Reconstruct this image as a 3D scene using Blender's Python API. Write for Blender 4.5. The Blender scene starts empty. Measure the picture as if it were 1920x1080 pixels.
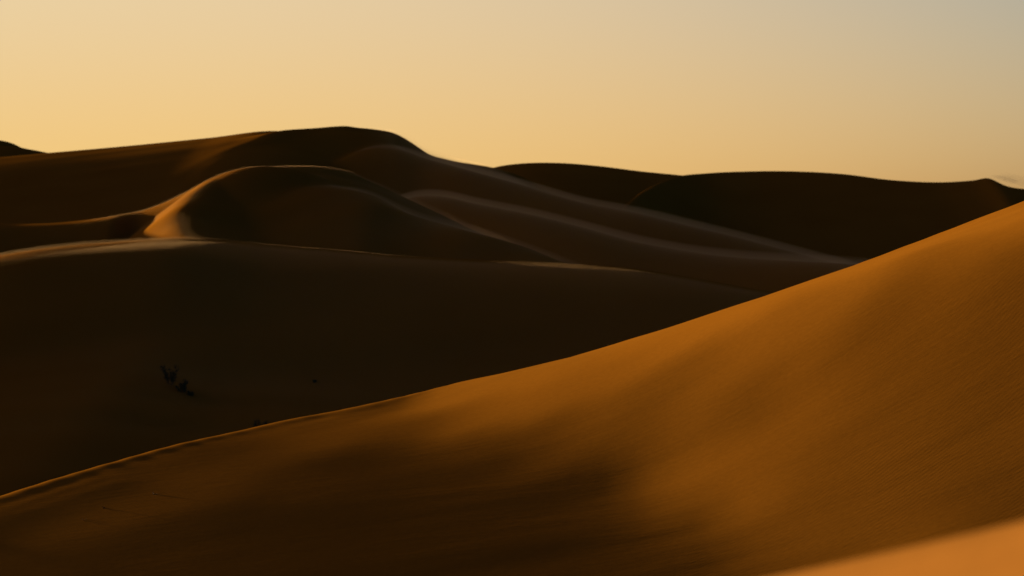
import bpy, bmesh, math, random
import numpy as np
from mathutils import Vector

sc = bpy.context.scene
R = math.radians

# ---------------------------------------------------------------- camera, sky, sun, exposure
SUN_AZ = -46.0      # degrees from +Y, negative is left of the view
SUN_EL = 3.5
F_PX, CX, HORIZON = 4533.0, 960.0, 570.0       # focal length in 1920-wide pixels, picture centre, horizon row

cam_d = bpy.data.cameras.new('camera')
cam = bpy.data.objects.new('camera', cam_d)
sc.collection.objects.link(cam)
cam.location = (0, 0, 0)
cam.rotation_euler = (R(90) + math.atan((HORIZON - 540) / F_PX), 0, 0)
cam_d.sensor_width = 36
cam_d.lens = F_PX * 36 / 1920
cam_d.clip_start = 0.1
cam_d.clip_end = 30000
cam_d.dof.use_dof = True
cam_d.dof.focus_distance = 95
cam_d.dof.aperture_fstop = 1.0
sc.camera = cam

w = bpy.data.worlds.new('World')
sc.world = w
w.use_nodes = True
nt = w.node_tree
for n in list(nt.nodes):
    nt.nodes.remove(n)
sky = nt.nodes.new('ShaderNodeTexSky')
sky.sky_type = 'NISHITA'
sky.sun_disc = False
sky.sun_elevation = R(SUN_EL)
sky.sun_rotation = R(SUN_AZ)
sky.air_density = 0.38
sky.dust_density = 3.0
sky.ozone_density = 0.6
# one tone curve for the whole sky (contrasty toe, soft shoulder), as dusty evening air and the photograph's exposure show it:
# q = (sky / SKY_REF) ^ 3.3, then gain * q / (q + k) per channel
SKY_REF = 2.90
SKY_K = (0.125, 0.12, 0.045)
SKY_GAIN = (0.855, 0.605, 0.292)
EXPOSURE = 1.9
pre = nt.nodes.new('ShaderNodeVectorMath'); pre.operation = 'MULTIPLY'; pre.inputs[1].default_value = (1 / SKY_REF,) * 3
gam = nt.nodes.new('ShaderNodeGamma'); gam.inputs['Gamma'].default_value = 3.3
addk = nt.nodes.new('ShaderNodeVectorMath'); addk.operation = 'ADD'; addk.inputs[1].default_value = SKY_K
div = nt.nodes.new('ShaderNodeVectorMath'); div.operation = 'DIVIDE'
mul = nt.nodes.new('ShaderNodeVectorMath'); mul.operation = 'MULTIPLY'
mul.inputs[1].default_value = tuple(g / 0.1 / 2 ** EXPOSURE for g in SKY_GAIN)
bg = nt.nodes.new('ShaderNodeBackground')
bg.inputs['Strength'].default_value = 0.1
out = nt.nodes.new('ShaderNodeOutputWorld')
nt.links.new(sky.outputs[0], pre.inputs[0])
nt.links.new(pre.outputs[0], gam.inputs[0])
nt.links.new(gam.outputs[0], addk.inputs[0])
nt.links.new(gam.outputs[0], div.inputs[0])
nt.links.new(addk.outputs[0], div.inputs[1])
nt.links.new(div.outputs[0], mul.inputs[0])
# dust lies low: the sky is yellower towards the horizon all round and clears with height
tc = nt.nodes.new('ShaderNodeTexCoord')
sep = nt.nodes.new('ShaderNodeSeparateXYZ')
mrg = nt.nodes.new('ShaderNodeMapRange'); mrg.interpolation_type = 'SMOOTHSTEP'
mrg.inputs['From Min'].default_value = math.sin(R(1.5)); mrg.inputs['From Max'].default_value = math.sin(R(9.0))
mrg.inputs['To Min'].default_value = 0.63; mrg.inputs['To Max'].default_value = 1.34
cmb = nt.nodes.new('ShaderNodeCombineXYZ'); 
tint = nt.nodes.new('ShaderNodeVectorMath'); tint.operation = 'MULTIPLY'
nt.links.new(tc.outputs['Generated'], sep.inputs[0])
nt.links.new(sep.outputs['Z'], mrg.inputs['Value'])
nt.links.new(mrg.outputs[0], cmb.inputs[2])
for ch, lo, hi in ((0, 1.06, 0.96), (1, 0.95, 1.07)):
    mr2 = nt.nodes.new('ShaderNodeMapRange'); mr2.interpolation_type = 'SMOOTHSTEP'
    mr2.inputs['From Min'].default_value = math.sin(R(1.5)); mr2.inputs['From Max'].default_value = math.sin(R(9.0))
    mr2.inputs['To Min'].default_value = lo; mr2.inputs['To Max'].default_value = hi
    nt.links.new(sep.outputs['Z'], mr2.inputs['Value'])
    nt.links.new(mr2.outputs[0], cmb.inputs[ch])
nt.links.new(mul.outputs[0], tint.inputs[0])
nt.links.new(cmb.outputs[0], tint.inputs[1])
nt.links.new(tint.outputs[0], bg.inputs['Color'])
nt.links.new(bg.outputs[0], out.inputs[0])

sun_d = bpy.data.lights.new('sun', 'SUN')
sun_d.energy = 5.0
sun_d.angle = R(1.2)
sun_d.color = (1.0, 0.71, 0.36)
sun = bpy.data.objects.new('sun', sun_d)
sc.collection.objects.link(sun)
to_sun = Vector((math.sin(R(SUN_AZ)) * math.cos(R(SUN_EL)), math.cos(R(SUN_AZ)) * math.cos(R(SUN_EL)), math.sin(R(SUN_EL))))
sun.rotation_euler = to_sun.to_track_quat('Z', 'Y').to_euler()
sun.location = (-60, 40, 60)

vs = sc.view_settings
vs.view_transform = 'Standard'
vs.look = 'None'
vs.exposure = EXPOSURE
vs.gamma = 1.0
vs.use_curve_mapping = False


# ---------------------------------------------------------------- helpers
def node(t, kind, **kw):
    n = t.nodes.new(kind)
    for k, v in kw.items():
        setattr(n, k, v)
    return n


def sand_material(name, ripple=0.0, ripple_len=0.22, grain=0.0, wind=(1.0, 0.0), pale=0.0):
    m = bpy.data.materials.new(name)
    m.use_nodes = True
    t = m.node_tree
    bs = t.nodes['Principled BSDF']
    bs.inputs['Roughness'].default_value = 1.0
    bs.inputs['Specular IOR Level'].default_value = 0.0
    geo = node(t, 'ShaderNodeNewGeometry')
    # colour: orange quartz sand with broad paler and redder drifts
    n1 = node(t, 'ShaderNodeTexNoise'); n1.inputs['Scale'].default_value = 0.05; n1.inputs['Detail'].default_value = 4
    n2 = node(t, 'ShaderNodeTexNoise'); n2.inputs['Scale'].default_value = 6.0; n2.inputs['Detail'].default_value = 5
    t.links.new(geo.outputs['Position'], n1.inputs['Vector'])
    t.links.new(geo.outputs['Position'], n2.inputs['Vector'])
    ramp = node(t, 'ShaderNodeValToRGB')
    ramp.color_ramp.elements[0].position = 0.32
    ramp.color_ramp.elements[0].color = (0.185, 0.072, 0.0065, 1)
    ramp.color_ramp.elements[1].position = 0.7
    ramp.color_ramp.elements[1].color = (0.205, 0.083, 0.0085, 1)
    t.links.new(n1.outputs['Fac'], ramp.inputs['Fac'])
    for e in ramp.color_ramp.elements:       # paler, less saturated sand
        e.color = (e.color[0] * (1 - 0.06 * pale), e.color[1] * (1 + 0.10 * pale), e.color[2] + 0.016 * pale, 1)
    g = node(t, 'ShaderNodeMapRange'); g.inputs['To Min'].default_value = 0.86; g.inputs['To Max'].default_value = 1.14
    t.links.new(n2.outputs['Fac'], g.inputs['Value'])
    hsv = node(t, 'ShaderNodeHueSaturation')
    t.links.new(g.outputs[0], hsv.inputs['Value'])
    t.links.new(ramp.outputs['Color'], hsv.inputs['Color'])
    t.links.new(hsv.outputs['Color'], bs.inputs['Base Color'])
    if ripple:
        # wind ripples: distorted bands, stronger in some drifts than in others
        mp = node(t, 'ShaderNodeMapping')
        mp.inputs['Rotation'].default_value = (0, 0, -math.atan2(wind[1], wind[0]))
        t.links.new(geo.outputs['Position'], mp.inputs['Vector'])
        wv = node(t, 'ShaderNodeTexWave', wave_type='BANDS', bands_direction='X', wave_profile='SIN')
        wv.inputs['Scale'].default_value = 0.314 / ripple_len
        wv.inputs['Distortion'].default_value = 5.0
        wv.inputs['Detail'].default_value = 2.0
        wv.inputs['Detail Scale'].default_value = 0.35
        t.links.new(mp.outputs['Vector'], wv.inputs['Vector'])
        nm = node(t, 'ShaderNodeTexNoise'); nm.inputs['Scale'].default_value = 0.16; nm.inputs['Detail'].default_value = 3
        t.links.new(geo.outputs['Position'], nm.inputs['Vector'])
        mr = node(t, 'ShaderNodeMapRange'); mr.inputs['From Min'].default_value = 0.42; mr.inputs['From Max'].default_value = 0.66
        t.links.new(nm.outputs['Fac'], mr.inputs['Value'])
        mm = node(t, 'ShaderNodeMath', operation='MULTIPLY')
        t.links.new(wv.outputs['Fac'], mm.inputs[0]); t.links.new(mr.outputs[0], mm.inputs[1])
        bp = node(t, 'ShaderNodeBump'); bp.inputs['Strength'].default_value = 1.0
        bp.inputs['Distance'].default_value = ripple
        t.links.new(mm.outputs[0], bp.inputs['Height'])
        last = bp
        for sx, sy, dist in ((0.9, 5.0, 0.0045), (3.0, 14.0, 0.0016)):
            # streaks of loose sand lying along the wind
            m2 = node(t, 'ShaderNodeMapping'); m2.inputs['Scale'].default_value = (sx, sy, sx); m2.inputs['Rotation'].default_value = (0, 0, -0.2)
            t.links.new(geo.outputs['Position'], m2.inputs['Vector'])
            ns = node(t, 'ShaderNodeTexNoise'); ns.inputs['Scale'].default_value = 1.0; ns.inputs['Detail'].default_value = 4; ns.inputs['Roughness'].default_value = 0.62
            t.links.new(m2.outputs['Vector'], ns.inputs['Vector'])
            b2 = node(t, 'ShaderNodeBump'); b2.inputs['Strength'].default_value = 1.0; b2.inputs['Distance'].default_value = dist * grain
            t.links.new(ns.outputs['Fac'], b2.inputs['Height'])
            t.links.new(last.outputs[0], b2.inputs['Normal'])
            last = b2
        t.links.new(last.outputs[0], bs.inputs['Normal'])
    return m


def at(px, row, y):
    """the point that the photograph shows at (px, row), y metres away"""
    return ((px - CX) / F_PX * y, y, (HORIZON - row) / F_PX * y)


def pchip(x, xs, ys):
    xs = np.asarray(xs, float); ys = np.asarray(ys, float)
    h = np.diff(xs); dl = np.diff(ys) / h
    d = np.zeros_like(ys)
    d[0], d[-1] = dl[0], dl[-1]
    for i in range(1, len(xs) - 1):
        # centred, a little overshoot allowed: rounder curves than the monotone version
        d[i] = (dl[i - 1] * h[i] + dl[i] * h[i - 1]) / (h[i] + h[i - 1])
    shp = np.shape(x); q = np.ravel(x)
    i = np.clip(np.searchsorted(xs, q) - 1, 0, len(h) - 1)
    tt = (q - xs[i]) / h[i]
    lo = q < xs[0]; hi = q > xs[-1]
    c = np.clip(tt, 0, 1)
    c2 = c * c; c3 = c2 * c
    r = (2 * c3 - 3 * c2 + 1) * ys[i] + (c3 - 2 * c2 + c) * h[i] * d[i] + (-2 * c3 + 3 * c2) * ys[i + 1] + (c3 - c2) * h[i] * d[i + 1]
    r = np.where(lo, ys[0] + (q - xs[0]) * d[0], r)
    r = np.where(hi, ys[-1] + (q - xs[-1]) * d[-1], r)
    return r.reshape(shp)


def profile(d, table):
    """drop below the crest at distance d, from a table of (distance, slope)"""
    ds = np.array([a for a, _ in table], float); ss = np.array([b for _, b in table], float)
    fine = np.linspace(0, max(ds[-1] * 3, 400), 4000)
    sl = np.interp(fine, ds, ss)
    sl = np.convolve(np.pad(sl, 6, mode='edge'), np.ones(13) / 13, 'valid')
    cum = np.concatenate([[0], np.cumsum((sl[1:] + sl[:-1]) / 2 * np.diff(fine))])
    return np.interp(d, fine, cum)


def ridge(crest, front, back):
    """a dune whose crest runs across the view: columns in y fall away from the crest"""
    p = [at(*c) for c in crest]
    xs = [a[0] for a in p]; ysl = [a[1] for a in p]; zs = [a[2] for a in p]

    def f(X, Y):
        yc = pchip(X, xs, ysl); zc = pchip(X, xs, zs)
        d = yc - Y
        zf = profile(np.maximum(d, 0), front) if not callable(front) else front(X, np.maximum(d, 0))
        return zc - np.where(d > 0, zf, profile(np.maximum(-d, 0), back))
    return f


def box_blur(Z, n):
    for ax in (0, 1):
        P = np.pad(Z, [(n + 1, n) if a == ax else (0, 0) for a in (0, 1)], mode='edge')
        c = np.cumsum(P, axis=ax)
        k = 2 * n + 1
        Z = (c[k:] - c[:-k]) / k if ax == 0 else (c[:, k:] - c[:, :-k]) / k
    return Z


def arm(crest, lee, wind, soft=0.0):
    """a dune with a crest that bends in plan: heights fall with the distance from the crest line; lee is the camera side of it"""
    p = np.array([at(*c) for c in crest])
    s = np.concatenate([[0], np.cumsum(np.hypot(np.diff(p[:, 0]), np.diff(p[:, 1])))])
    ss = np.linspace(0, s[-1], 140)
    C = np.stack([pchip(ss, s, p[:, i]) for i in range(3)], 1)

    def f(X, Y):
        shp = X.shape; x = X.ravel(); y = Y.ravel()
        best = np.full(x.size, 1e18); z = np.zeros(x.size); sgn = np.ones(x.size)
        for i in range(len(C) - 1):
            ax, ay, az = C[i]; bx, by, bz = C[i + 1]
            ux, uy = bx - ax, by - ay
            L2 = ux * ux + uy * uy
            t = np.clip(((x - ax) * ux + (y - ay) * uy) / L2, 0, 1)
            dx, dy = x - ax - t * ux, y - ay - t * uy
            d2 = dx * dx + dy * dy
            m = d2 < best
            best[m] = d2[m]; z[m] = (az + t * (bz - az))[m]
            sgn[m] = np.sign(uy * dx - ux * dy)[m]
        d = np.sqrt(best)
        r = np.where(sgn > 0, z - profile(d, lee), z - profile(d, wind)).reshape(shp)
        if soft:
            # melt the creases that the nearest-point rule leaves in the hollow of the bend
            st = abs(X[0, 1] - X[0, 0])
            b = (z - np.where(sgn > 0, 1, -1) * profile(np.where(sgn > 0, d, np.minimum(d, soft)), lee)).reshape(shp)
            for k in range(3):
                b = box_blur(b, max(1, int(soft / st)))
            lee_m = box_blur(np.where(sgn > 0, np.clip((d - 1.0) / soft, 0, 1), 0).reshape(shp), 1)
            t = lee_m * lee_m * (3 - 2 * lee_m)
            r = r * (1 - t) + b * t
        return r
    return f


def smax(a, b, k):
    h = np.clip(0.5 + 0.5 * (a - b) / k, 0, 1)
    return b * (1 - h) + a * h + k * h * (1 - h)


def blur(Z, n):
    for _ in range(n):
        P = np.pad(Z, 1, mode='edge')
        Z = (P[:-2, 1:-1] + P[2:, 1:-1] + P[1:-1, :-2] + P[1:-1, 2:] + 4 * Z) / 8
    return Z


def drifts(shape, step, lx, ly, ang, seed):
    """smooth random relief, unit variance, correlation lengths lx and ly metres along a turned frame"""
    rng = np.random.default_rng(seed)
    f = np.fft.rfft2(rng.standard_normal(shape))
    ky = np.fft.fftfreq(shape[0], step)[:, None] * 2 * np.pi; kx = np.fft.rfftfreq(shape[1], step)[None, :] * 2 * np.pi
    c, s = math.cos(ang), math.sin(ang)
    a = kx * c + ky * s; b = -kx * s + ky * c
    f *= np.exp(-0.5 * ((a * lx) ** 2 + (b * ly) ** 2) * 0.25)
    z = np.fft.irfft2(f, s=shape)
    return z / z.std()


def sheet(name, label, x0, x1, y0, y1, step, zf, mat, post=None, category=None):
    nx = int((x1 - x0) / step) + 1; ny = int((y1 - y0) / step) + 1
    X, Y = np.meshgrid(x0 + np.arange(nx) * step, y0 + np.arange(ny) * step)
    Z = zf(X, Y)
    if post is not None:
        Z = post(X, Y, Z, step)
    co = np.stack([X, Y, Z], -1).reshape(-1, 3).astype(np.float32)
    i = np.arange((ny - 1) * (nx - 1)); r = i // (nx - 1); c = i % (nx - 1); v = r * nx + c
    quads = np.stack([v, v + 1, v + nx + 1, v + nx], 1)
    # leave out what is buried far below the desert floor
    zq = co[:, 2][quads].max(1)
    quads = quads[zq > -33.5]
    used = np.unique(quads); remap = np.full(len(co), -1); remap[used] = np.arange(len(used))
    co = co[used]; quads = remap[quads].astype(np.int32)
    me = bpy.data.meshes.new(name)
    me.vertices.add(len(co)); me.vertices.foreach_set('co', co.ravel())
    me.loops.add(quads.size); me.loops.foreach_set('vertex_index', quads.ravel())
    me.polygons.add(len(quads))
    me.polygons.foreach_set('loop_start', np.arange(len(quads), dtype=np.int32) * 4)
    me.polygons.foreach_set('loop_total', np.full(len(quads), 4, np.int32))
    me.polygons.foreach_set('use_smooth', np.ones(len(quads), bool))
    me.update(); me.validate()
    me.materials.append(mat)
    o = bpy.data.objects.new(name, me)
    sc.collection.objects.link(o)
    o['kind'] = 'structure'
    o['label'] = label
    return o


def blown_sand_material(density):
    m = bpy.data.materials.new('blown_sand')
    m.use_nodes = True
    t = m.node_tree
    t.nodes.remove(t.nodes['Principled BSDF'])
    v = node(t, 'ShaderNodeVolumePrincipled')
    v.inputs['Color'].default_value = (0.98, 0.68, 0.40, 1)
    v.inputs['Density'].default_value = density
    v.inputs['Anisotropy'].default_value = 0.5
    t.links.new(v.outputs[0], t.nodes['Material Output'].inputs['Volume'])
    return m


def blown_layer(label, x0, x1, y0, y1, step, zf, height, density, lo=0.0, hi=0.07):
    """a thin closed layer of drifting sand that hugs the ground given by zf"""
    nx = int((x1 - x0) / step) + 1; ny = int((y1 - y0) / step) + 1
    X, Y = np.meshgrid(x0 + np.arange(nx) * step, y0 + np.arange(ny) * step)
    Z = zf(X, Y)
    # shaped for sheen: thickest on camera-facing slopes, thinning to nothing on the crests
    rise = np.clip((np.gradient(Z, step, axis=0) - lo) / (hi - lo), 0, 1)
    edge = np.minimum(np.minimum(X - x0, x1 - X), np.minimum(Y - y0, y1 - Y))
    rise = rise * np.clip(edge / 30, 0, 1)
    H = box_blur(height * rise * rise * (3 - 2 * rise), 1)
    top = np.stack([X, Y, Z + H + 0.02], -1).reshape(-1, 3); bot = np.stack([X, Y, Z - 1.0], -1).reshape(-1, 3)
    N = nx * ny
    i = np.arange((ny - 1) * (nx - 1)); v = i // (nx - 1) * nx + i % (nx - 1)
    q = np.stack([v, v + 1, v + nx + 1, v + nx], 1)
    ring = np.concatenate([np.arange(nx), np.arange(2, ny + 1) * nx - 1, (ny - 1) * nx + np.arange(nx - 2, -1, -1), np.arange(ny - 2, 0, -1) * nx])
    nxt = np.roll(ring, -1)
    side = np.stack([ring + N, nxt + N, nxt, ring], 1)
    f = np.concatenate([q, q[:, ::-1] + N, side]).astype(np.int32)
    me = bpy.data.meshes.new('haze')
    co = np.concatenate([top, bot]).astype(np.float32)
    me.vertices.add(len(co)); me.vertices.foreach_set('co', co.ravel())
    me.loops.add(f.size); me.loops.foreach_set('vertex_index', f.ravel())
    me.polygons.add(len(f))
    me.polygons.foreach_set('loop_start', np.arange(len(f), dtype=np.int32) * 4)
    me.polygons.foreach_set('loop_total', np.full(len(f), 4, np.int32))
    me.update(); me.validate()
    me.materials.append(blown_sand_material(density))
    o = bpy.data.objects.new('haze', me)
    sc.collection.objects.link(o)
    o['kind'] = 'stuff'; o['label'] = label
    return o


far_sand = sand_material('far_sand')
near_sand = sand_material('near_sand', ripple=0.0007, ripple_len=0.16, grain=1.0, wind=(0.6, -0.8))

crest_sand = sand_material('pale_sand', ripple=0.0006, ripple_len=0.12, grain=0.3, wind=(0.6, -0.8), pale=0.6)

# ---------------------------------------------------------------- terrain
def floor_z(X, Y):
    return -32.0 + 0.8 * np.sin(X / 210 + 1) * np.cos(Y / 260) - np.maximum(0, np.hypot(X, Y) - 1500) * 0.002
floor = sheet('desert_floor', 'flat sandy desert floor between and beyond the dunes', -9000, 9000, -9000, 9000, 60, floor_z, far_sand)

# far hill at the left edge
za = ridge([(-500, 262, 1250), (-300, 236, 1240), (-150, 244, 1230), (-60, 253, 1220), (0, 263, 1200), (22, 268, 1200), (40, 277, 1200), (62, 281, 1190), (92, 287, 1190), (150, 300, 1190), (300, 345, 1190)],
           [(0, 0), (15, .2), (80, .25)], [(0, 0), (20, .2), (80, .25)])
za2 = ridge([(-400, 285, 1150), (-100, 276, 1150), (0, 274, 1150), (40, 277, 1150), (80, 286, 1150), (140, 300, 1150), (300, 345, 1150)],
            [(0, 0), (15, .2), (80, .25)], [(0, 0), (20, .2), (80, .25)])
sheet('sand_dune', 'distant brown dune tip at the left edge under the sky', -560, -130, 1000, 1400, 1.6,
      lambda X, Y: smax(za(X, Y), za2(X, Y), 1.0), far_sand, lambda X, Y, Z, st: blur(Z, 2))

# far rounded dune right of the big one
zc_ = ridge([(760, 372, 950), (880, 331, 950), (930, 314, 950), (970, 308, 950), (1010, 306, 950), (1060, 307, 950), (1120, 312, 950), (1200, 322, 950), (1270, 329, 950), (1350, 338, 950), (1500, 365, 950)],
            [(0, 0), (20, .15), (60, .25)], [(0, 0), (20, .15), (60, .25)])
sheet('sand_dune', 'low rounded far dune on the skyline right of the highest dune', -150, 170, 780, 1150, 1.0, zc_, far_sand, lambda X, Y, Z, st: blur(Z, 4))

# dark broad dune on the right skyline
zd = ridge([(1060, 520, 690), (1110, 455, 712), (1150, 405, 735), (1190, 366, 760), (1225, 345, 784), (1270, 329, 806), (1320, 324, 818), (1380, 321, 822), (1480, 320, 820), (1580, 325, 812), (1680, 337, 800), (1780, 340, 790), (1830, 336, 784), (1857, 332, 779), (1882, 345, 772), (1925, 354, 770), (2000, 370, 770), (2200, 420, 770)],
           [(0, .32), (30, .38), (120, .3)], [(0, 0.26), (10, .26), (60, .25)])
sheet('sand_dune', 'broad black dune on the right skyline with a pointed peak at its right end', 10, 230, 600, 900, 0.7, zd, far_sand, lambda X, Y, Z, st: blur(Z, 4))

# the highest dune and its spurs
bl = ridge([(-900, 420, 780), (-600, 345, 770), (-300, 312, 765), (0, 296, 760), (100, 287, 760), (250, 274, 760), (400, 259, 760), (520, 246.5, 760), (560, 249, 760), (640, 266, 760), (800, 330, 760)],
           [(0, 0), (10, .115), (60, .18), (140, .23), (300, .27)], [(0, 0), (15, .15), (60, .25)])
bm = arm([(275, 425, 575), (292, 398, 596), (318, 360, 625), (350, 330, 648), (400, 300, 674), (450, 276, 694), (490, 260, 708), (525, 246, 722), (590, 240, 735), (660, 236, 738), (700, 240, 740), (742, 248, 742), (775, 266, 745), (803, 285, 750), (840, 296, 755), (930, 314, 770), (980, 332, 782), (1040, 385, 792), (1100, 460, 800)],
         [(0, 0), (3, .16), (10, .24), (45, .23), (60, .5), (200, .5)], [(0, 0), (3, .16), (10, .26), (60, .3)], soft=9.0)
# the right shoulder of the summit falls away along this line
bmr = ridge([(480, 100, 725), (560, 160, 735), (610, 205, 738), (640, 228, 738), (660, 236, 739), (700, 240.5, 741), (742, 249, 743), (775, 268, 745), (803, 287, 748), (840, 298, 752), (930, 315, 765), (980, 332, 775), (1040, 370, 785), (1100, 430, 795)],
            [(0, .12), (6, .2), (60, .24), (90, .5), (200, .5)], [(0, .1), (30, .3)])
r1 = ridge([(600, 330, 700), (660, 290, 716), (705, 276, 718), (745, 279, 714), (800, 298, 704), (880, 320, 684), (1000, 354, 660), (1100, 382, 640), (1200, 401, 624), (1300, 425, 608), (1400, 450, 592), (1500, 477, 576), (1565, 494, 565), (1700, 535, 550), (1900, 600, 530)],
           [(0, 0), (4, .06), (20, .13), (27, .3), (36, .46), (56, .46), (90, .2)], [(0, .04), (6, .25), (30, .36)])
r2 = ridge([(700, 402, 600), (760, 374, 606), (830, 369, 600), (900, 384, 586), (1000, 404, 569), (1100, 429, 554), (1200, 455, 541), (1300, 473, 529), (1400, 484, 517), (1500, 490, 505), (1600, 497, 493), (1750, 520, 478), (1900, 560, 465)],
           [(0, 0), (4, .06), (18, .13), (25, .3), (33, .46), (56, .46), (90, .2)], [(0, .04), (6, .25), (30, .36)])


def zb(X, Y):
    z = smax(bl(X, Y), -smax(-bm(X, Y), -bmr(X, Y), 0.6), 0.8)
    z = smax(z, r1(X, Y), 1.2)
    return smax(z, r2(X, Y), 1.2)


def post_b(X, Y, Z, s):
    Z = blur(Z, 3)
    return Z + 0.05 * drifts(Z.shape, s, 40, 12, 0.35, 3)
sheet('sand_dune', 'highest dune with an S shaped crest and two long spurs running down to the right', -340, 230, 430, 860, 0.8, zb, far_sand, post_b)

# the dome in the middle distance
def front_e(X, d):
    t = np.clip((X + 67) / 4.5, 0, 1); t = t * t * (3 - 2 * t)
    a = profile(d, [(0, 0), (4, .06), (13, .13), (17, .42), (22, .62), (40, .62), (80, .45)])
    b = profile(d, [(0, 0), (3, .08), (9, .32), (13, .48), (17, .46), (20, .27), (40, .27), (80, .3)])
    c = profile(d, [(0, 0), (3, .08), (9, .34), (14, .6), (60, .6)])
    u = np.clip((X + 54.5) / 3.5, 0, 1); u = u * u * (3 - 2 * u)
    return (a * (1 - t) + b * t) * (1 - u) + c * u
el_ = ridge([(-700, 470, 425), (-300, 428, 425), (-100, 421, 422), (0, 421, 420), (60, 421, 420), (120, 418, 420), (200, 409, 420), (280, 392, 420), (350, 362, 420), (400, 335, 420), (450, 318, 420), (520, 314, 420), (600, 332, 420), (700, 390, 420)],
            front_e, [(0, 0), (4, .12), (40, .25)])
em = arm([(385, 470, 358), (366, 446, 368), (350, 425, 378), (349, 405, 386), (356, 385, 394), (375, 362, 402), (402, 341, 410), (435, 324, 418), (475, 316, 423), (520, 312, 426), (560, 311, 427), (600, 313, 428), (650, 322, 429), (700, 343, 430), (760, 371, 431), (820, 399, 432), (870, 423, 433), (960, 462, 435), (1060, 510, 437)],
         [(0, 0), (1.5, .15), (6, .3), (60, .27), (120, .2)], [(0, 0), (1.5, .35), (4, .7), (60, .7)], soft=5.0)
e2 = ridge([(300, 520, 420), (380, 430, 419), (430, 388, 418), (480, 364, 417), (560, 351, 415), (640, 352, 411), (700, 366, 406), (745, 389, 402), (800, 412, 397), (870, 428, 391), (960, 456, 383), (1050, 490, 374), (1150, 530, 366), (1300, 595, 356)],
           [(0, 0), (3, .06), (8, .14), (12, .32), (18, .42), (60, .35)], [(0, .02), (4, .22), (30, .35)])


def ze(X, Y):
    z = smax(el_(X, Y), em(X, Y), 0.25)
    return smax(z, e2(X, Y), 1.0)


def post_e(X, Y, Z, s):
    Z = blur(Z, 2)
    return Z + 0.10 * drifts(Z.shape, s, 26, 5, 0.4, 5)
sheet('sand_dune', 'smooth dome shaped dune with a thin bright crest in the middle distance', -180, 90, 260, 480, 0.5, ze, far_sand, post_e)

# the long low dune in front of it and the black valley
def front_f(X, d):
    t = np.clip((X + 42) / 14, 0, 1); t = t * t * (3 - 2 * t)
    a = profile(d, [(0, .02), (4, .06), (12, .11), (17, .15), (19, .38), (22, .5), (36, .5), (50, .15), (130, .12), (220, .1)])
    b = profile(d, [(0, .11), (8, .13), (15, .22), (22, .4), (42, .42), (58, .14), (130, .12), (220, .1)])
    return a * (1 - t) + b * t
zf_ = ridge([(-2400, 470, 300), (-1600, 455, 300), (-900, 462, 300), (-300, 492, 299), (-100, 490, 299), (0, 481, 300), (60, 471, 300), (100, 465, 300), (200, 455, 300), (300, 448, 300), (380, 446, 300), (450, 452, 300), (520, 459, 300), (640, 468, 299), (760, 479, 297), (900, 487, 295), (1060, 493, 292), (1200, 505, 288), (1300, 521, 284), (1400, 539, 280), (1470, 551, 278), (1600, 582, 274), (1800, 640, 270)],  # unseen crest beyond the left edge is raised to shade the valley floor
            front_f, [(0, 0), (3, .08), (15, .25), (60, .3)])


def post_f(X, Y, Z, s):
    return Z + 0.06 * drifts(Z.shape, s, 18, 4, 0.3, 8)
sheet('sand_dune', 'long low dune with a rounded grey crest above the black valley', -210, 90, 96, 360, 0.6, zf_, far_sand, post_f)

# sand drifting low over the dunes in the evening wind
blown_layer('thin veil of blown sand over the spurs of the highest dune', -50, 200, 430, 770, 1.5, zb, 1.9, 0.011)
blown_layer('thin veil of blown sand over the right flank of the dome shaped dune', -42, 90, 280, 460, 1.0, ze, 1.1, 0.010)
blown_layer('very thin veil of blown sand over the top of the dome shaped dune', -86, 14, 340, 460, 0.8, ze, 0.22, 0.005)
blown_layer('thin veil of blown sand over the left half of the long low dune', -210, -25, 240, 340, 1.0, zf_, 0.5, 0.002)
blown_layer('thin veil of blown sand over the middle of the long low dune', -62, 70, 200, 340, 1.0, zf_, 1.3, 0.009, 0.108, 0.19)

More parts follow.
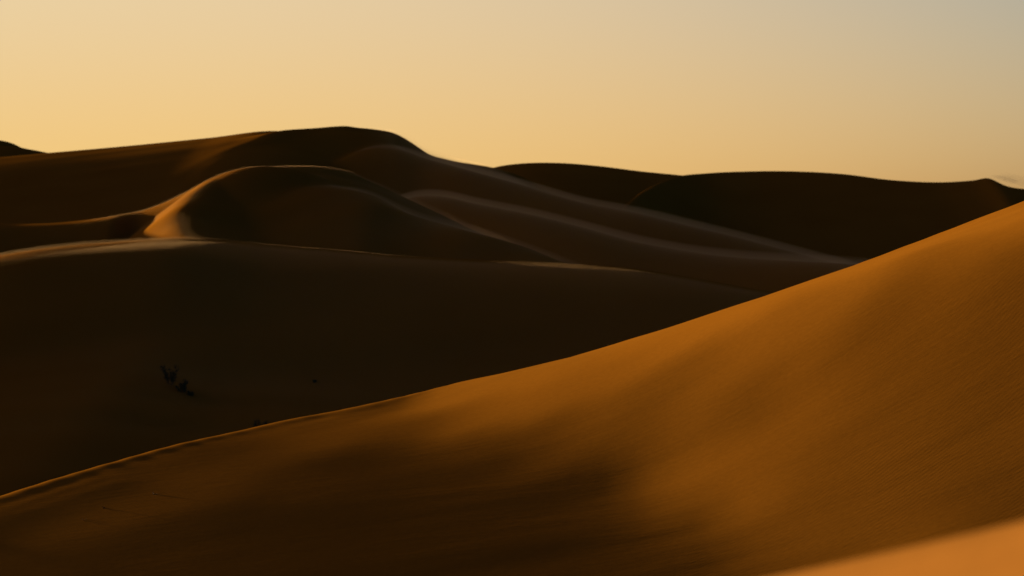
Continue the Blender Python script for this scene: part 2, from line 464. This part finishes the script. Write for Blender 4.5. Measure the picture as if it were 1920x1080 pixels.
# the sunlit foreground dune: a smooth surface that passes through its crest line and whose lean towards the sun
# is set from the brightness wanted at points (x, y, lean = cosine of the angle between its normal and the sun), solved by least squares
G_CREST = [(-1500, 1400, 70), (-900, 1190, 74), (-500, 1070, 77), (-200, 987, 80), (0, 932, 82), (100, 900, 83.5), (213, 867, 85.5), (333, 834, 87.5), (447, 809, 89.5), (540, 788, 91), (640, 769, 92.5), (750, 746, 94.5), (870, 715, 97), (1000, 689, 99), (1100, 661, 100), (1200, 631, 101), (1280, 607, 101.5), (1370, 577, 101.5), (1460, 547, 101), (1540, 521, 100.5), (1613, 495, 100), (1700, 462, 99), (1780, 431, 98), (1850, 404, 97), (1920, 378, 96), (2100, 314, 94), (2400, 235, 92), (2800, 190, 90), (3400, 170, 88)]
G_LEAN = np.array([
    (-5.3, 93, 0.0254), (-4.1, 92.2, 0.0714), (-2.6, 92.4, 0.192), (-1.7, 85.4, 0.104), (-3, 85.8, 0.044), (-3.7, 83.4, 0.014), (-1.1, 81.8, 0.027), (-0.2, 80, 0.01),
    (0.7, 80.6, 0.04), (1.6, 79.4, 0.032), (2.5, 80.6, 0.0933), (4.2, 79.8, 0.088), (2.4, 77.2, 0.012), (3.2, 76.2, 0.016), (4.1, 77, 0.071), (4.8, 75.4, 0.129),
    (5, 73.8, 0.159), (3, 72.4, 0.007), (4.1, 71.8, 0.034), (4.9, 71.2, 0.11), (4.4, 68.8, 0.019), (0.6, 73.2, 0.006), (-2.7, 77.8, 0.009), (-5.4, 81, 0.00824),
    (-4.3, 75, 0.0048), (0.6, 67.8, 0.009), (6, 79.8, 0.124), (7.5, 76.8, 0.088), (9, 75.8, 0.138), (6.4, 74.4, 0.159), (6.9, 70.8, 0.179), (5.2, 69.4, 0.04),
    (5, 66, 0.016), (7.8, 72.2, 0.129), (10, 70.8, 0.103), (9.5, 67, 0.0933), (8, 67.2, 0.103), (11.7, 67, 0.0795), (12.8, 65, 0.0647), (10.4, 64, 0.103),
    (8.3, 63.8, 0.088), (7, 64.8, 0.0647), (8.2, 84.5, 0.325), (12, 85, 0.311), (8.8, 81.4, 0.217), (7, 81.2, 0.17), (10.4, 79.8, 0.204), (14.4, 88.3, 0.289),
    (14.8, 79.9, 0.21), (17, 82, 0.289), (15, 76.4, 0.119), (13.4, 76.9, 0.129), (10.8, 76.8, 0.116), (14.5, 73.6, 0.088), (12.1, 74.2, 0.0933), (15.6, 75, 0.0933),
    (8.9, 77.8, 0.153), (13.6, 69.2, 0.0753), (11.6, 71.1, 0.0933), (14.7, 70.8, 0.0753), (-16.7, 81.2, 0.0206), (-14.8, 82.8, 0.022), (-12.5, 86, 0.0226), (-10.3, 88.2, 0.026),
    (-8.1, 89.6, 0.0398), (-6.4, 90.4, 0.0488), (-15.9, 80.8, 0.0137), (-16.1, 78.4, 0.003), (-14.4, 80.8, 0.00959), (-12.9, 82.6, 0.011), (-14.5, 76.6, 0.0165), (-13.1, 78, 0.0226),
    (-11.6, 79.8, 0.0282), (-10, 80.8, 0.0295), (-8.5, 84.2, 0.0254), (-6.9, 86.4, 0.0385), (-10.9, 74.8, 0.00959), (-13.9, 73.4, 0.00959), (-8.4, 75, 0.0048), (-7.2, 79.6, 0.0137),
    (-5.8, 72.6, 0.00412), (-9.4, 83.4, 0.0186), (0.8, 89.8, 0.248), (4.7, 88, 0.289), (-1.2, 92, 0.228), (0.7, 84.8, 0.159), (3.6, 85.2, 0.204), (-1.1, 86.4, 0.13),
    (6.4, 85.4, 0.311), (6.1, 81.4, 0.124), (-1.5, 74, 0.007), (2.9, 68.4, 0.012), (-7.2, 70.6, 0.00618), (-2.4, 68.8, 0.006), (-12.1, 72.2, 0.00686), (-10.8, 84.4, 0.0151),
    (-1.8, 97.5, 0.22), (0.8, 98, 0.25), (4.8, 99, 0.28), (8.5, 100, 0.3), (12.2, 99, 0.31), (15.1, 97, 0.31), (17.4, 95, 0.31), (19.5, 95, 0.31),
    (11.5, 102, 0.31), (16, 101, 0.31)])
G_X0, G_Y0, G_STEP = -48.0, 30.0, 0.8


def solve_dune():
    xs = np.arange(G_X0, 52.01, G_STEP); ys = np.arange(G_Y0, 140.01, G_STEP)
    X, Y = np.meshgrid(xs, ys)
    ny, nx = X.shape; N = nx * ny
    idx = np.arange(N).reshape(ny, nx)
    P = np.array([at(*c) for c in G_CREST])
    yc = pchip(X, P[:, 0], P[:, 1]); zc = pchip(X, P[:, 0], P[:, 2])
    su, cu = -to_sun.x / math.cos(R(SUN_EL)), to_sun.y / math.cos(R(SUN_EL))
    te, ce = math.tan(R(SUN_EL)), math.cos(R(SUN_EL))
    wt = 1 / (((X[..., None] - G_LEAN[:, 0]) / 0.8) ** 2 + ((Y[..., None] - G_LEAN[:, 1]) / 1.7) ** 2 + 0.5) ** 3
    T = (wt * G_LEAN[:, 2]).sum(-1) / wt.sum(-1)

    def mid(a):
        return (a[:-1, :-1] + a[1:, :-1] + a[:-1, 1:] + a[1:, 1:]).ravel() / 4
    z = zc - np.where(Y < yc, 0.08 * (yc - Y), 0.3 * (Y - yc))
    for _ in range(3):
        zy, zx = np.gradient(z, G_STEP)
        nrm = np.sqrt(1 + zx ** 2 + zy ** 2)
        rows, cols, vals, rhs = [], [], [], []
        n = 0

        def add(c, v, b, w):
            nonlocal n
            m, k = c.shape
            rows.append(np.repeat(np.arange(m) + n, k)); cols.append(c.ravel())
            vals.append((v * w[:, None]).ravel()); rhs.append(b * w); n += m
        i = idx[:-1, :-1].ravel()
        c = np.stack([i, i + 1, i + nx, i + nx + 1], 1)
        vx = np.array([-.5, .5, -.5, .5]) / G_STEP; vy = np.array([-.5, -.5, .5, .5]) / G_STEP
        front = mid(yc - Y)
        ang = np.abs(mid(X / Y))
        add(c, np.tile(su * vx - cu * vy, (len(i), 1)), mid(T * nrm) / ce - te, np.where(front > 0.3, np.where(ang < 0.23, np.where(front < 4, 3.0, 1.0), 0.25), 0.0))
        add(c, np.tile(vy, (len(i), 1)), -np.clip(.12 - .06 * front, 0, .42), np.where(front < -0.2, 0.7, 0.0))
        for sl, off in (((slice(None), slice(1, -1)), 1), ((slice(1, -1), slice(None)), nx)):
            k = idx[sl].ravel()
            add(np.stack([k - off, k, k + off], 1), np.tile([1., -2., 1.], (len(k), 1)) / G_STEP ** 2, np.zeros(len(k)),
                np.where(np.abs((yc - Y)[sl].ravel()) < 1.2, .05, .38))
        qx = np.arange(xs[0] + .2, xs[-1] - .2, .4); qy = pchip(qx, P[:, 0], P[:, 1]); qz = pchip(qx, P[:, 0], P[:, 2])
        fx = (qx - xs[0]) / G_STEP; fy = (qy - ys[0]) / G_STEP
        ix = fx.astype(int); iy = fy.astype(int); fx = fx - ix; fy = fy - iy
        add(np.stack([idx[iy, ix], idx[iy, ix + 1], idx[iy + 1, ix], idx[iy + 1, ix + 1]], 1),
            np.stack([(1 - fx) * (1 - fy), fx * (1 - fy), (1 - fx) * fy, fx * fy], 1), qz, np.full(len(qz), 6.0))
        r_, c_, v_, b_ = (np.concatenate(a) for a in (rows, cols, vals, rhs))

        def fwd(x):
            return np.bincount(r_, v_ * x[c_], n)

        def tr(y):
            return np.bincount(c_, v_ * y[r_], N)
        x = z.ravel().copy(); b = tr(b_); r = b - tr(fwd(x)); p = r.copy(); rs = r @ r     # conjugate gradients
        for _k in range(1500):
            ap = tr(fwd(p)); al = rs / (p @ ap)
            x += al * p; r -= al * ap
            rn = r @ r
            if rn < 1e-10 * (b @ b):
                break
            p = r + (rn / rs) * p; rs = rn
        z = x.reshape(ny, nx)
    return z


G_H = np.maximum(solve_dune(), -34)


def cubic(a, x):
    """Catmull-Rom along axis 0 at fractional rows x"""
    i = np.clip(np.floor(x).astype(int), 1, a.shape[0] - 3)
    t = (x - i)[:, None]
    p0, p1, p2, p3 = a[i - 1], a[i], a[i + 1], a[i + 2]
    return p1 + 0.5 * t * (p2 - p0 + t * (2 * p0 - 5 * p1 + 4 * p2 - p3 + t * (3 * (p1 - p2) + p3 - p0)))


def zg(X, Y):
    r = cubic(G_H, (Y[:, 0] - G_Y0) / G_STEP)
    return cubic(r.T.copy(), (X[0] - G_X0) / G_STEP).T


def post_g(X, Y, Z, s):
    Z = blur(Z, 2)
    t = np.clip((X + 5) / 11, 0, 1); t = 0.25 + 0.75 * t * t * (3 - 2 * t)
    return Z + t * (0.009 * drifts(Z.shape, s, 12, 2.4, 0.22, 11) + 0.0018 * drifts(Z.shape, s, 2.5, 0.7, 0.1, 12))


sheet('sand_dune', 'huge orange sunlit foreground dune rising to the right', -46.8, 50.5, 31, 138, 0.2, zg, near_sand, post_g)

# the swell of sand right in front of the camera
zh = ridge([(-2500, 1900, 20), (0, 1420, 17), (800, 1240, 15.5), (1200, 1150, 14.6), (1500, 1086, 13.5), (1600, 1066, 12.9), (1700, 1045, 12.35), (1800, 1023, 11.85), (1920, 997, 11.3), (2300, 905, 9.6), (3000, 760, 8.5)],
           [(0, 0), (1, .02), (4, .04), (12, .05)], [(0, 0), (1.2, .2), (5, .35), (10, .4)])
sheet('sand_dune', 'bright blurred sand swell in the bottom right corner close to the camera', -12, 16, -12, 30, 0.1, zh, crest_sand)

# ---------------------------------------------------------------- sand plume blowing off the far peak
def plume(label, origin, length, height, density):
    bm = bmesh.new()
    rings = []
    rng = random.Random(4)
    n, m = 14, 10
    for i in range(n + 1):
        u = i / n
        r = height * (math.sin(math.pi * min(1, u * 0.85 + 0.06)) ** 0.7) * (0.45 + 0.55 * u) * 0.5
        cx, cz = u * length, 0.25 * height - 0.55 * height * u + 0.1 * height * math.sin(5 * u)
        rings.append([bm.verts.new((origin[0] + cx, origin[1] + 2.5 * r * math.cos(a), origin[2] + cz + r * math.sin(a) * (0.8 + 0.3 * rng.random())))
                      for a in (2 * math.pi * k / m for k in range(m))])
    for a, b in zip(rings, rings[1:]):
        for k in range(m):
            bm.faces.new((a[k], a[(k + 1) % m], b[(k + 1) % m], b[k]))
    bm.faces.new(rings[0][::-1]); bm.faces.new(rings[-1])
    bmesh.ops.recalc_face_normals(bm, faces=bm.faces)
    me = bpy.data.meshes.new('blown_sand'); bm.to_mesh(me); bm.free()
    mt = bpy.data.materials.new('sand_plume'); mt.use_nodes = True
    t = mt.node_tree
    t.nodes.remove(t.nodes['Principled BSDF'])
    v = node(t, 'ShaderNodeVolumePrincipled')
    v.inputs['Color'].default_value = (0.75, 0.6, 0.42, 1)
    v.inputs['Density'].default_value = density
    v.inputs['Anisotropy'].default_value = 0.3
    t.links.new(v.outputs[0], t.nodes['Material Output'].inputs['Volume'])
    me.materials.append(mt)
    o = bpy.data.objects.new('blown_sand', me); sc.collection.objects.link(o)
    o['kind'] = 'stuff'; o['label'] = label
    return o


pk = at(1858, 333, 779)
plume('faint plume of sand blowing off the pointed peak on the right skyline', (pk[0] - 0.5, pk[1], pk[2] - 0.3), 9.0, 2.6, 0.05)
plume('fainter wide wisp of sand right of the pointed peak', (pk[0] + 1.0, pk[1], pk[2] - 0.6), 13.0, 4.6, 0.018)


# ---------------------------------------------------------------- desert shrubs and dry twigs
def plain(name, col, rough=0.9):
    m = bpy.data.materials.new(name); m.use_nodes = True
    t = m.node_tree; b = t.nodes['Principled BSDF']
    n = node(t, 'ShaderNodeTexNoise'); n.inputs['Scale'].default_value = 9
    r = node(t, 'ShaderNodeValToRGB')
    r.color_ramp.elements[0].color = tuple(c * 0.7 for c in col) + (1,)
    r.color_ramp.elements[1].color = tuple(c * 1.3 for c in col) + (1,)
    t.links.new(n.outputs['Fac'], r.inputs['Fac']); t.links.new(r.outputs[0], b.inputs['Base Color'])
    b.inputs['Roughness'].default_value = rough; b.inputs['Specular IOR Level'].default_value = 0.1
    return m


leaf_m = plain('shrub_leaf', (0.035, 0.038, 0.016))
twig_m = plain('shrub_wood', (0.045, 0.032, 0.022))


def stick(bm, a, b, ra, rb, n=5):
    d = (b - a).normalized()
    s = d.cross(Vector((0, 0, 1)) if abs(d.z) < 0.9 else Vector((1, 0, 0))).normalized(); t = d.cross(s)
    R1 = [bm.verts.new(a + (s * math.cos(k * 2 * math.pi / n) + t * math.sin(k * 2 * math.pi / n)) * ra) for k in range(n)]
    R2 = [bm.verts.new(b + (s * math.cos(k * 2 * math.pi / n) + t * math.sin(k * 2 * math.pi / n)) * rb) for k in range(n)]
    for k in range(n):
        bm.faces.new((R1[k], R1[(k + 1) % n], R2[(k + 1) % n], R2[k]))
    bm.faces.new(R2)


def mesh_obj(name, bm, mat, parent=None):
    me = bpy.data.meshes.new(name); bm.to_mesh(me); bm.free(); me.materials.append(mat)
    o = bpy.data.objects.new(name, me); sc.collection.objects.link(o); o.parent = parent
    return o


def shrub(loc, width, height, stems, label, seed):
    rng = random.Random(seed)
    root = bpy.data.objects.new('desert_shrub', None); sc.collection.objects.link(root)
    root.location = loc; root.empty_display_size = 0.2
    root['label'] = label; root['category'] = 'shrub'; root['group'] = 'dark shrubs in the shaded valley'
    fol = bmesh.new()
    for k in range(stems):
        bm = bmesh.new()
        a = 2 * math.pi * (k + rng.random() * 0.7) / stems
        lean = rng.uniform(0.12, 0.62)
        p = Vector((math.cos(a) * 0.06 * width, math.sin(a) * 0.06 * width, -0.15))
        d = Vector((math.cos(a) * lean, math.sin(a) * lean, 1)).normalized()
        L = height * rng.uniform(0.7, 1.05) / (0.55 + 0.45 * d.z)
        r = 0.018 * height
        segs = 5
        for i in range(segs):
            q = p + d * (L / segs)
            stick(bm, p, q, r, r * 0.72)
            for _ in range(3 if i else 1):
                ba = rng.uniform(0, 2 * math.pi)
                bd = (d * 0.6 + Vector((math.cos(ba), math.sin(ba), rng.uniform(0, 0.5))) * 0.7).normalized()
                e = q + bd * L * rng.uniform(0.12, 0.26)
                if i:
                    stick(bm, q, e, r * 0.45, r * 0.2, 4)
                for _l in range(16 if i else 4):
                    c = q.lerp(e, rng.uniform(0.2, 1.1)) + Vector((rng.gauss(0, 1), rng.gauss(0, 1), rng.gauss(0, 1))) * 0.06 * width
                    ax = Vector((rng.gauss(0, 1), rng.gauss(0, 1), rng.gauss(0.6, 0.8))).normalized()
                    sd = ax.cross(Vector((rng.gauss(0, 1), rng.gauss(0, 1), rng.gauss(0, 1)))).normalized()
                    l, w_ = rng.uniform(0.06, 0.13) * (0.5 + 0.4 * height), rng.uniform(0.02, 0.04)
                    fol.faces.new([fol.verts.new(v) for v in (c - ax * l * 0.5, c + sd * w_, c + ax * l * 0.5, c - sd * w_)])
            p = q; r *= 0.72
            d = (d + Vector((rng.gauss(0, 0.16), rng.gauss(0, 0.16), 0.02))).normalized()
        mesh_obj('branch', bm, twig_m, root)
    mesh_obj('foliage', fol, leaf_m, root)
    return root


def ground_f(x, y):
    return float(zf_(np.array([[x]]), np.array([[y]]))[0, 0])


for x, y, w_, h_, st, lab, sd in (
        (-34.6, 245.0, 1.3, 1.9, 7, 'tallest dark shrub in the black valley, left one of the touching pair', 1),
        (-33.0, 242.3, 1.2, 1.35, 6, 'lower dark shrub touching the right side of the tallest shrub', 2),
        (-32.1, 241.6, 0.9, 0.6, 5, 'small low dark shrub at the right foot of the touching pair', 3),
        (-23.6, 227.0, 1.4, 1.2, 6, 'dark shrub half hidden just behind the foreground dune crest', 5),
        (-20.5, 251.0, 0.7, 0.28, 5, 'tiny dark tuft alone on the valley slope, right of the shrub pair', 6)):
    shrub((x, y, ground_f(x, y)), w_, h_, st, lab, sd)


def twig(x, y, size, label, seed):
    rng = random.Random(seed)
    bm = bmesh.new()
    for k in range(5):
        a = rng.uniform(0, 2 * math.pi)
        p = Vector((rng.uniform(-0.02, 0.02), rng.uniform(-0.02, 0.02), -0.03))
        d = Vector((math.cos(a) * 1.1, math.sin(a) * 0.6, rng.uniform(0.25, 0.7))).normalized()
        for i in range(3):
            q = p + d * size * rng.uniform(0.25, 0.4)
            stick(bm, p, q, 0.012 - 0.003 * i, 0.009 - 0.003 * i, 5)
            p = q; d = (d + Vector((rng.gauss(0, 0.3), rng.gauss(0, 0.3), rng.gauss(-0.1, 0.2)))).normalized()
    o = mesh_obj('dry_twig', bm, twig_m)
    X = np.array([[x, x + 0.2]]); Y = np.array([[y, y], [y + 0.2, y + 0.2]])
    o.location = (x, y, float(zg(np.array([[x, x + .2], [x, x + .2]]), Y)[0, 0]))
    o['label'] = label; o['category'] = 'twig'; o['group'] = 'dry twigs on the foreground dune'


twig(-13.7, 77.6, 0.15, 'lowest of three tiny dry twigs lying on the shaded foreground dune', 1)
twig(-13.2, 78.8, 0.17, 'middle one of three tiny dry twigs lying on the shaded foreground dune', 2)
twig(-11.8, 79.8, 0.15, 'highest of three tiny dry twigs lying on the shaded foreground dune', 3)
